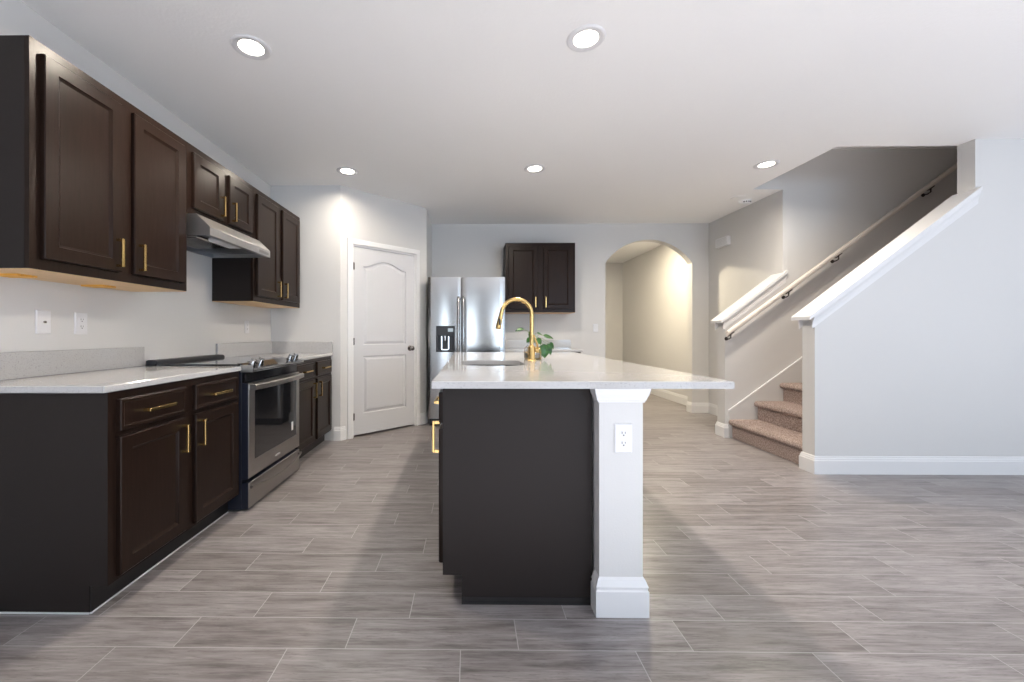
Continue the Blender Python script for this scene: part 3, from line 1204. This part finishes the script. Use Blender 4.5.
box(bm, -0.335, -0.258, FY - 0.004, FY + 0.046, DZ_0 + 0.0222, DZ_0 + 0.034, 0.003)
obj('spout', bm, M['chrome'], di)
bm = B()
box(bm, -0.262, -0.200, yf - 0.0022, yf - .0011, 1.125, 1.165)
obj('display', bm, mat('dispenser_display', (0.30, 0.36, 0.40), 0.1), di)
bm = fdoor(SPL + 0.0018, FX1, 0.095, FZ)
rd = obj('fridge_door', bm, M['steel'], fz, 25)
for hx, par in ((SPL - 0.030, fd), (SPL + 0.030, rd)):
    bm = B()
    tube(bm, [(hx, FY - 0.002, 0.62), (hx, FY - 0.045, 0.640), (hx, FY - 0.058, 0.70), (hx, FY - 0.062, 1.08), (hx, FY - 0.058, 1.46), (hx, FY - 0.045, 1.515), (hx, FY - 0.002, 1.535)], 0.0125, 12)
    obj('handle', bm, M['steel'], par, 40)

# ------------------------------------------------------------------ back wall cabinets
bx0, bx1 = 0.466, 1.380
r_ = thing('wall_cabinet', ((bx0 + bx1) / 2, YB - 0.16, 1.381), 'dark brown two-door wall cabinet on the back wall beside the refrigerator', 'cabinet')
wall_cabinet(Frame((bx0, YB - 0.335, 0), (1, 0, 0), (0, -1, 0)), bx1 - bx0, 0.333, 1.381, 2.295, r_)
r_ = thing('base_cabinet', ((bx0 + bx1) / 2, YB - 0.3, 0), 'dark brown base cabinet below the back wall cabinet, mostly behind the island', 'cabinet')
bm = B()
yfb = YB - 0.61
prism(bm, [(YB - 0.002, 0), (yfb + 0.072, 0), (yfb + 0.072, 0.11), (yfb, 0.11), (yfb, ZC), (YB - 0.002, ZC)], 'x', bx0, bx1)
obj('carcass', bm, M['end_panel'], r_)
FB = Frame((bx0, yfb - 0.0005, 0), (1, 0, 0), (0, -1, 0))
hw = (bx1 - bx0) / 2
for k, (a0_, a1_) in enumerate(((0.038, hw - 0.034), (hw + 0.034, bx1 - bx0 - 0.038))):
    add_drawer(r_, FB, a0_, a1_, 0.713, 0.842)
    add_door(r_, FB, a0_, a1_, 0.128, 0.690, a1_ - 0.03 if k == 0 else a0_ + 0.03, 0.592)
w3 = thing('countertop', ((bx0 + bx1) / 2, YB - 0.3, ZC), 'short white quartz worktop at the back wall beside the refrigerator', 'countertop')
bm = B()
box(bm, 0.425, bx1 + 0.018, YB - 0.635, YB - 0.001, ZC + .0005, ZT, 0.003)
obj('slab', bm, M['quartz'], w3)
bm = B()
box(bm, 0.425, bx1 + 0.018, YB - 0.021, YB - 0.001, ZT + .0002, ZT + 0.110, 0.002)
obj('backsplash', bm, M['quartz'], w3)

# ------------------------------------------------------------------ island
IX0, IX1, IY0, IY1 = -0.150, 1.023, 1.590, 4.03
IZ0, IZ1 = 0.893, 0.922
IF, IBk = -0.112, 0.498
IP = 1.672            # end panel plane


def isl_cab(name, y0, y1, label, sink=False):
    root = thing(name, ((IF + IBk) / 2, (y0 + y1) / 2, 0), label, 'cabinet', 'cabinets of the island')
    bm = B()
    if not sink:
        prism(bm, [(IBk, 0), (IF + 0.078, 0), (IF + 0.078, 0.118), (IF, 0.118), (IF, IZ0), (IBk, IZ0)], 'y', y0, y1)
    else:
        box(bm, IF, IF + 0.02, y0, y1, 0.118, IZ0)
        box(bm, IBk - 0.02, IBk, y0, y1, 0, IZ0)
        box(bm, IF + 0.02, IBk - 0.02, y0, y0 + 0.018, 0.118, IZ0)
        box(bm, IF + 0.02, IBk - 0.02, y1 - 0.018, y1, 0.118, IZ0)
        box(bm, IF + 0.02, IBk - 0.02, y0 + .018, y1 - .018, 0.118, 0.136)
        box(bm, IF + 0.078, IF + 0.09, y0, y1, 0, 0.118)
    obj('carcass', bm, M['end_panel'], root)
    F = Frame((IF - 0.0005, y1, 0), (0, -1, 0), (-1, 0, 0))
    wdt = y1 - y0
    n = 1 if wdt < 0.6 else 2
    ww = wdt / n
    for k in range(n):
        a0_, a1_ = k * ww + 0.020, (k + 1) * ww - (0.045 if n == 1 else 0.020)
        if sink:
            obj('false_drawer', panel_front(F, a0_, a1_, 0.730, 0.860, slab=True), M['wood'], root)
        else:
            add_drawer(root, F, a0_, a1_, 0.730, 0.860, 0.137 if n == 1 else 0.137)
        pa_ = a1_ - (0.055 if n == 1 else 0.03) if (n == 1 or k == 0) else a0_ + 0.03
        add_door(root, F, a0_, a1_, 0.140, 0.705, pa_, 0.628 + (0.03 if n == 1 else 0))
    return root


ic = isl_cab('island_cabinet', IP + 0.006, 2.13, 'dark brown island cabinet with the end panel facing the camera')
bm = B()
prism(bm, [(IBk, 0.012), (IF + 0.078, 0.012), (IF + 0.078, 0.118), (IF, 0.118), (IF, IZ0 - .0005), (IBk, IZ0 - .0005)], 'y', IP, IP + 0.0058)
obj('end_panel', bm, M['end_panel'], ic)
bm = B()
box(bm, IF + 0.078, IBk, IP - .004, IP + 0.0058, 0.0, 0.0118)
box(bm, IF + 0.078, IBk, IP - .003, IP - 0.0002, 0.0125, 0.030)
obj('toe_kick', bm, M['toe'], ic)
isl_cab('sink_cabinet', 2.134, 3.05, 'dark brown island cabinet under the sink', True)
isl_cab('island_cabinet', 3.054, 4.0, 'dark brown island cabinet at the refrigerator end')

# white half wall at the seating side, with crown and base mouldings
kw = thing('island_half_wall', (0.6, 2.8, 0), 'white panelled half wall with crown and base under the island worktop', 'half wall')
kx0, kx1, ky0, ky1 = 0.509, 0.680, 1.614, 4.0
bm = B()
box(bm, kx0, kx1, ky0, ky1, 0, IZ0 - 0.0005)
obj('shaft', bm, M['wall'], kw)
loop = [(kx0, ky0), (kx1, ky0), (kx1, ky1), (kx0, ky1)]
kb = [(0.0005, 0.0), (0.018, 0.0), (0.018, 0.100), (0.014, 0.105), (0.014, 0.112), (0.017, 0.117), (0.014, 0.124), (0.007, 0.142), (0.0005, 0.150)]
loop_b = [(kx0, IP - 0.006), (kx0, ky0), (kx1, ky0), (kx1, ky1), (kx0, ky1)]
bm = B()
sweep(bm, loop_b, kb, False, -1)
obj('base_moulding', bm, M['trim'], kw)
kc = [(0.0005, IZ0 - 0.056), (0.006, IZ0 - 0.056), (0.007, IZ0 - 0.050), (0.010, IZ0 - 0.046), (0.013, IZ0 - 0.036), (0.019, IZ0 - 0.022), (0.021, IZ0 - 0.010), (0.0225, IZ0 - 0.008), (0.0225, IZ0 - 0.0005), (0.0005, IZ0 - 0.0005)]
bm = B()
sweep(bm, loop_b, kc, False, -1)
obj('crown_moulding', bm, M['trim'], kw)


# worktop with the sink cut-out
def rrect(x0, x1, y0, y1, r, z, n=6):
    out = []
    for cx_, cy_, a_ in ((x1 - r, y1 - r, 0), (x0 + r, y1 - r, 90), (x0 + r, y0 + r, 180), (x1 - r, y0 + r, 270)):
        for k in range(n + 1):
            a = math.radians(a_ + 90 * k / n)
            out.append((cx_ + r * math.cos(a), cy_ + r * math.sin(a), z))
    return out


KX0, KX1, KY0, KY1 = -0.055, 0.330, 2.345, 2.800
ch = 0.003
bm = B()


def loop_v(pts):
    return [bm.verts.new(p) for p in pts]


def skin(a, b):
    for k in range(len(a)):
        j = (k + 1) % len(a)
        bm.faces.new((a[k], a[j], b[j], b[k]))


to = loop_v([(x, y, IZ1) for x, y in ((IX0 + ch, IY0 + ch), (IX1 - ch, IY0 + ch), (IX1 - ch, IY1 - ch), (IX0 + ch, IY1 - ch))])
t2 = loop_v([(x, y, IZ1 - ch) for x, y in ((IX0, IY0), (IX1, IY0), (IX1, IY1), (IX0, IY1))])
bo_ = loop_v([(x, y, IZ0 + .0003) for x, y in ((IX0, IY0), (IX1, IY0), (IX1, IY1), (IX0, IY1))])
ht = loop_v(rrect(KX0, KX1, KY0, KY1, 0.11, IZ1))
hb = loop_v(rrect(KX0, KX1, KY0, KY1, 0.11, IZ0 + .0003))
skin(to, t2)
skin(t2, bo_)
skin(ht, hb)
for loops in ((to, ht), (bo_, hb)):
    ed = []
    for lp in loops:
        for k in range(len(lp)):
            ed.append(bm.edges.get((lp[k], lp[(k + 1) % len(lp)])))
    bmesh.ops.triangle_fill(bm, use_beauty=True, use_dissolve=False, edges=ed)
o = obj('island_countertop', bm, M['quartz'])
tag(o, 'large white speckled quartz worktop of the island', 'countertop')

sk_ = thing('sink', (0.14, 2.57, 0.69), 'stainless undermount sink with rounded corners set in the island worktop', 'sink')
bm = B()
e_ = 0.006
rs_ = [rrect(KX0 - 0.02, KX1 + 0.02, KY0 - 0.02, KY1 + 0.02, 0.12, IZ0 - 0.002),
       rrect(KX0 - e_, KX1 + e_, KY0 - e_, KY1 + e_, 0.112, IZ0 - 0.001),
       rrect(KX0 - e_, KX1 + e_, KY0 - e_, KY1 + e_, 0.112, IZ0 - 0.012),
       rrect(KX0 + 0.004, KX1 - 0.004, KY0 + 0.004, KY1 - 0.004, 0.105, 0.735),
       rrect(KX0 + 0.03, KX1 - 0.03, KY0 + 0.03, KY1 - 0.03, 0.09, 0.705),
       rrect(0.14 - .05, 0.14 + .05, 2.57 - .05, 2.57 + .05, 0.049, 0.698)]
ls = [loop_v(p) for p in rs_]
for a, b in zip(ls, ls[1:]):
    skin(a, b)
bm.faces.new(ls[-1])
obj('basin', bm, M['steel'], sk_, 35)
bm = B()
lathe(bm, (0.14, 2.57, 0.6985), [(0.001, 0.002), (0.030, 0.002), (0.040, 0.004), (0.044, 0.0005)], 20)
obj('drain', bm, M['chrome'], sk_, 40)

# faucet
fx, fy_ = 0.412, 2.735
fa = thing('faucet', (fx, fy_, IZ1), 'brass gooseneck pull-down faucet beside the sink on the island', 'faucet')
bm = B()
lathe(bm, (fx, fy_, IZ1), [(0.001, 0.0002), (0.029, 0.0002), (0.029, 0.006), (0.025, 0.010), (0.0235, 0.014), (0.0235, 0.092), (0.019, 0.102), (0.0145, 0.107), (0.001, 0.107)], 24)
obj('body', bm, M['brass'], fa, 35)
bm = B()
R_ = 0.101
zc = IZ1 + 0.313
path = [(fx, fy_, IZ1 + 0.105), (fx, fy_, IZ1 + 0.22), (fx, fy_, zc - 0.03)]
for k in range(19):
    a = math.radians(k * 172 / 18)
    path.append((fx - R_ + R_ * math.cos(a), fy_, zc + R_ * math.sin(a)))
end = Vector(path[-1])
dirn = Vector((-math.sin(math.radians(12)), 0, -math.cos(math.radians(12))))
path.append(tuple(end + dirn * 0.02))
tube(bm, path, 0.0135, 14)
obj('neck', bm, M['brass'], fa, 40)
e2 = end + dirn * 0.0205
bm = B()
tube(bm, [e2, e2 + dirn * 0.012, e2 + dirn * 0.014, e2 + dirn * 0.085, e2 + dirn * 0.095], [0.0145, 0.0145, 0.0165, 0.019, 0.017], 16)
sp_ = obj('spray_head', bm, M['brass'], fa, 35)
bm = B()
q_ = e2 + dirn * 0.045
box(bm, q_.x - 0.006, q_.x + 0.006, q_.y - 0.0215, q_.y - 0.0165, q_.z - 0.022, q_.z + 0.022, 0.002)
obj('spray_button', bm, M['satin_black'], sp_)
bm = B()
cyl(bm, (fx + 0.0225, fy_ - 0.004, IZ1 + 0.075), (fx + 0.048, fy_ - 0.004, IZ1 + 0.075), 0.015, seg=16)
tube(bm, [(fx + 0.042, fy_ - 0.004, IZ1 + 0.080), (fx + 0.030, fy_ - 0.034, IZ1 + 0.120), (fx + 0.006, fy_ - 0.050, IZ1 + 0.175)], [0.0065, 0.0055, 0.0045], 10)
obj('lever', bm, M['brass'], fa, 40)

# little pothos in a jar behind the faucet
px, py = 0.452, 2.93
pv = thing('potted_pothos', (px, py, IZ1), 'small green pothos cutting in a clear glass jar behind the brass faucet', 'plant')
bm = B()
lathe(bm, (px, py, IZ1), [(0.001, 0.0005), (0.052, 0.0005), (0.060, 0.010), (0.064, 0.05), (0.056, 0.085), (0.038, 0.105), (0.036, 0.120), (0.040, 0.124),
                          (0.037, 0.124), (0.033, 0.119), (0.035, 0.105), (0.053, 0.084), (0.061, 0.05), (0.056, 0.013), (0.001, 0.010)], 24)
obj('glass_jar', bm, M['glass'], pv, 40)
bm = B()
for zz_, rr2 in ((0.004, 0.060), (0.050, 0.0665), (0.085, 0.0585)):
    pts_ = [(px + rr2 * math.cos(2 * math.pi * k / 24), py + rr2 * math.sin(2 * math.pi * k / 24), IZ1 + zz_ + 0.001) for k in range(25)]
    tube(bm, pts_, 0.0022, 6)
for k in range(8):
    a = 2 * math.pi * k / 8
    tube(bm, [(px + r2 * math.cos(a), py + r2 * math.sin(a), IZ1 + z2) for r2, z2 in ((0.060, 0.005), (0.0665, 0.05), (0.0585, 0.086))], 0.0016, 6)
tag(obj('wire_holder', bm, M['brass'], pv, 40), 'brass wire holder')
bm = B()
lathe(bm, (px, py, IZ1), [(0.001, 0.0115), (0.052, 0.0115), (0.057, 0.03), (0.0575, 0.050), (0.001, 0.050)], 20)
obj('pebbles', bm, mat('pale_pebbles', (0.42, 0.36, 0.28), 0.8), pv, 40)


def leaf(tip, base_, width, up, n=8):
    bm = B()
    tip, base_ = Vector(tip), Vector(base_)
    d = tip - base_
    L = d.length
    d.normalize()
    s_ = d.cross(Vector(up)).normalized()
    nrm = s_.cross(d)
    rows = []
    for i in range(n + 1):
        u = i / n
        wd = width * (math.sin(math.pi * u ** 0.62) ** 0.8 if 0 < u < 1 else 0.02)
        back = -0.12 * L * (1 - u) ** 3
        row_ = []
        for k in (-1, -0.5, 0, 0.5, 1):
            p = base_ + d * (L * u + (back * abs(k))) + s_ * (wd * k) + nrm * (0.18 * width * abs(k) - 0.10 * L * u * u)
            row_.append(p)
        rows.append(row_)
    th = nrm * 0.0008
    top = [[bm.verts.new(p + th) for p in r] for r in rows]
    bot = [[bm.verts.new(p - th) for p in r] for r in rows]
    for g_ in (top, bot):
        for i in range(n):
            for k in range(4):
                bm.faces.new((g_[i][k], g_[i][k + 1], g_[i + 1][k + 1], g_[i + 1][k]))
    for i in range(n):
        bm.faces.new((top[i][0], top[i + 1][0], bot[i + 1][0], bot[i][0]))
        bm.faces.new((top[i][4], bot[i][4], bot[i + 1][4], top[i + 1][4]))
    for k in range(4):
        bm.faces.new((top[0][k], bot[0][k], bot[0][k + 1], top[0][k + 1]))
        bm.faces.new((top[n][k], top[n][k + 1], bot[n][k + 1], bot[n][k]))
    return bm


mouth = Vector((px, py, IZ1 + 0.118))
lf = [  # tip, base, width, up
    ((-0.130, -0.02, 0.205), (-0.075, -0.01, 0.215), 0.022, (0, -0.5, 1)),
    ((-0.030, -0.03, 0.150), (-0.018, -0.01, 0.200), 0.018, (-1, -0.6, 0.3)),
    ((-0.050, -0.02, 0.118), (-0.022, -0.01, 0.150), 0.018, (0, -1, 0.5)),
    ((0.140, -0.02, 0.150), (0.078, -0.01, 0.168), 0.024, (0, -0.6, 1)),
    ((0.075, -0.04, 0.010), (0.070, -0.03, 0.100), 0.042, (0.1, -1, 0.2)),
    ((0.125, -0.02, 0.030), (0.100, -0.02, 0.105), 0.026, (0.6, -1, 0.2)),
    ((0.045, -0.05, 0.105), (0.030, -0.03, 0.150), 0.020, (0.2, -1, 0.4)),
    ((0.150, 0.02, 0.070), (0.125, 0.02, 0.115), 0.022, (0.5, -0.8, 0.5)),
    ((0.070, 0.03, 0.175), (0.035, 0.02, 0.185), 0.020, (0, -0.5, 1)),
]
O_ = Vector((px, py, IZ1))
for tip, bs, wd, up in lf:
    tipv, bsv = O_ + Vector(tip), O_ + Vector(bs)
    l_ = obj('leaf', leaf(tipv, bsv, wd, up), M['leaf'], pv, 60)
    bm = B()
    mid = (mouth + bsv) / 2 + Vector((0, 0, 0.035))
    st_ = [mouth - Vector((0, 0, 0.03)), mouth, mid, bsv]
    tube(bm, st_, 0.0018, 6)
    obj('stem', bm, M['stem'], l_, 60)


# ------------------------------------------------------------------ plates, sockets, detectors
def plate(name, F, kind, label, cat):
    """Wall plate 70 x 115 mm at the origin of F."""
    root = thing(name, F.o, label, cat, 'wall plates')
    bm = B()
    rings_mesh(bm, F, [rect(-0.035, 0.035, -0.0575, 0.0575, 0, 0.0003), rect(-0.035, 0.035, -0.0575, 0.0575, 0, 0.003), rect(-0.035, 0.035, -0.0575, 0.0575, 0.004, 0.006)])
    obj('cover_plate', bm, M['plastic'], root)
    if kind == 'duplex':
        for zz_ in (-0.0195, 0.0195):
            bm = B()
            pr_ = []
            for k in range(20):
                a = 2 * math.pi * k / 20
                pr_.append((0.0165 * math.cos(a), zz_ + max(-0.0125, min(0.0125, 0.0165 * math.sin(a)))))
            rings_mesh(bm, F, [[(a, b, 0.0062) for a, b in pr_], [(a, b, 0.0080) for a, b in pr_]])
            s_ = obj('socket', bm, M['plastic'], root)
            bm = B()
            fbox(bm, F, -0.0075, -0.0050, zz_ - 0.001, zz_ + 0.008, 0.0081, 0.0086)
            fbox(bm, F, 0.0050, 0.0072, zz_ + 0.0, zz_ + 0.007, 0.0081, 0.0086)
            fbox(bm, F, -0.0025, 0.0025, zz_ - 0.009, zz_ - 0.004, 0.0081, 0.0086)
            tag(obj('slots', bm, M['slot'], s_), 'dark plug slots')
    elif kind == 'decora':
        bm = B()
        fbox(bm, F, -0.0165, 0.0165, -0.0335, 0.0335, 0.0062, 0.0085, 0.001)
        s_ = obj('socket', bm, M['plastic'], root)
        bm = B()
        for zz_ in (-0.018, 0.018):
            fbox(bm, F, -0.0075, -0.0050, zz_ - 0.001, zz_ + 0.008, 0.0086, 0.009)
            fbox(bm, F, 0.0050, 0.0072, zz_ + 0.0, zz_ + 0.007, 0.0086, 0.009)
            fbox(bm, F, -0.0025, 0.0025, zz_ - 0.009, zz_ - 0.004, 0.0086, 0.009)
        tag(obj('slots', bm, M['slot'], s_), 'dark plug slots')
    elif kind == 'jack':
        bm = B()
        rings_mesh(bm, F, [[(0.011 * math.cos(2 * math.pi * k / 16), 0.011 * math.sin(2 * math.pi * k / 16), c) for k in range(16)] for c in (0.0062, 0.0075)])
        obj('jack_ring', bm, M['plastic'], root)
        bm = B()
        rings_mesh(bm, F, [[(0.0055 * math.cos(2 * math.pi * k / 12), 0.0055 * math.sin(2 * math.pi * k / 12), c) for k in range(12)] for c in (0.0076, 0.014)])
        tag(obj('jack', bm, M['nickel'], root, 40), 'metal jack in the middle')
    elif kind == 'switch':
        bm = B()
        fbox(bm, F, -0.005, 0.005, -0.012, 0.012, 0.0062, 0.012, 0.001)
        obj('toggle', bm, M['plastic'], root)
    return root


LW = lambda y, z: Frame((XL, y, z), (0, 1, 0), (1, 0, 0))
plate('jack_plate', LW(1.945, 1.163), 'jack', 'white wall plate with a single round jack, left of the pair above the near worktop', 'wall plate')
plate('outlet', LW(2.135, 1.160), 'decora', 'white rectangular outlet between the jack plate and the range', 'outlet')
plate('outlet', LW(3.74, 1.165), 'decora', 'white outlet above the far worktop by the pantry corner', 'outlet')
plate('outlet', Frame((0.602, ky0, 0.696), (1, 0, 0), (0, -1, 0)), 'duplex', 'white duplex outlet on the end of the island half wall', 'outlet')
plate('light_switch', Frame((1.748, YB, 1.18), (1, 0, 0), (0, -1, 0)), 'switch', 'white switch plate on the back wall left of the arch', 'light switch')

# door chime box on the hall side wall
r_ = thing('door_chime', (XH, 5.35, 2.30), 'white plastic chime box high on the hall side wall', 'door chime')
bm = B()
box(bm, XH - 0.050, XH - 0.0005, 5.23, 5.48, 2.235, 2.355, 0.008, 2)
obj('cover', bm, M['plastic'], r_)
bm = B()
for k in range(5):
    box(bm, XH - 0.0515, XH - 0.0503, 5.26, 5.45, 2.255 + k * 0.018, 2.262 + k * 0.018)
obj('grille', bm, M['caulk'], r_)

# smoke detector and blank plate on the ceiling
r_ = thing('smoke_detector', (3.19, 4.74, HC), 'round white smoke detector on the ceiling near the stair opening', 'smoke detector')
bm = B()
lathe(bm, (3.17, 4.74, HC), [(0.001, -0.040), (0.045, -0.040), (0.056, -0.032), (0.060, -0.014), (0.066, -0.012), (0.066, -0.0005)], 28)
obj('housing', bm, M['detector'], r_, 35)
bm = B()
for a in (-2.3, -1.9, -1.5, -1.1):
    c_ = (3.17 + 0.0585 * math.cos(a), 4.74 + 0.0585 * math.sin(a))
    box(bm, c_[0] - 0.006, c_[0] + 0.006, c_[1] - 0.004, c_[1] + 0.004, HC - 0.030, HC - 0.018)
tag(obj('vents', bm, M['slot'], r_), 'dark vent slots')
bm = B()
lathe(bm, (3.02, 4.62, HC), [(0.001, -0.010), (0.070, -0.010), (0.078, -0.0005)], 28)
o = obj('ceiling_plate', bm, M['detector'], None, 35, (3.02, 4.62, HC))
tag(o, 'flat round white cover plate on the ceiling beside the smoke detector', 'cover plate')

# ------------------------------------------------------------------ recessed ceiling lights
proto = None
spots = [
    (-1.168, 2.165, 'round recessed ceiling light above the near wall cabinets on the left'),
    (0.600, 2.120, 'round recessed ceiling light over the near end of the island'),
    (-1.155, 3.83, 'round recessed ceiling light in front of the pantry wall'),
    (0.600, 3.79, 'round recessed ceiling light over the far end of the island'),
    (2.680, 3.72, 'round recessed ceiling light beside the stair opening'),
]
GRP = 'recessed ceiling lights'
for i, (lx, ly, lab) in enumerate(spots):
    if proto is None:
        root = thing('recessed_light', (lx, ly, HC), lab, 'ceiling light', GRP)
        bm = B()
        n_ = 36
        pr = [(0.062, -0.0030), (0.085, -0.0080), (0.094, -0.0065), (0.099, -0.0005), (0.062, -0.0005)]
        rings = [[bm.verts.new((lx + r * math.cos(2 * math.pi * k / n_), ly + r * math.sin(2 * math.pi * k / n_), HC + h)) for k in range(n_)] for r, h in pr]
        for a, b in zip(rings, rings[1:] + rings[:1]):
            for k in range(n_):
                bm.faces.new((a[k], a[(k + 1) % n_], b[(k + 1) % n_], b[k]))
        obj('trim_ring', bm, M['plastic'], root, 50)
        bm = B()
        lathe(bm, (lx, ly, HC), [(0.001, -0.0045), (0.04, -0.0042), (0.0615, -0.0030), (0.0615, -0.001), (0.001, -0.001)], 36)
        obj('lens', bm, M['lens'], root, 40)
        proto = root
    else:
        root = proto.copy()
        C.objects.link(root)
        root.location = (lx, ly, HC)
        root['label'] = lab
        for chd in [c for c in proto.children if c.type == 'MESH']:
            c = chd.copy()
            C.objects.link(c)
            c.parent = root
    area('lamp', (0, 0, -0.012), (0, 0, 0), 0.13, 0.13, (15, 14, 7.5, 23, 19)[i], WARM, 'DISK', root, math.radians(165))
# a lamp of the same kind in the hall, out of view above the arch
root = proto.copy()
C.objects.link(root)
root.location = (2.45, 6.35, HC)
root['label'] = 'recessed ceiling light in the hall behind the arch'
for chd in [c for c in proto.children if c.type == 'MESH']:
    c = chd.copy()
    C.objects.link(c)
    c.parent = root
area('lamp', (0, 0, -0.012), (0, 0, 0), 0.13, 0.13, 42.0, (1.0, 0.86, 0.62), 'DISK', root)
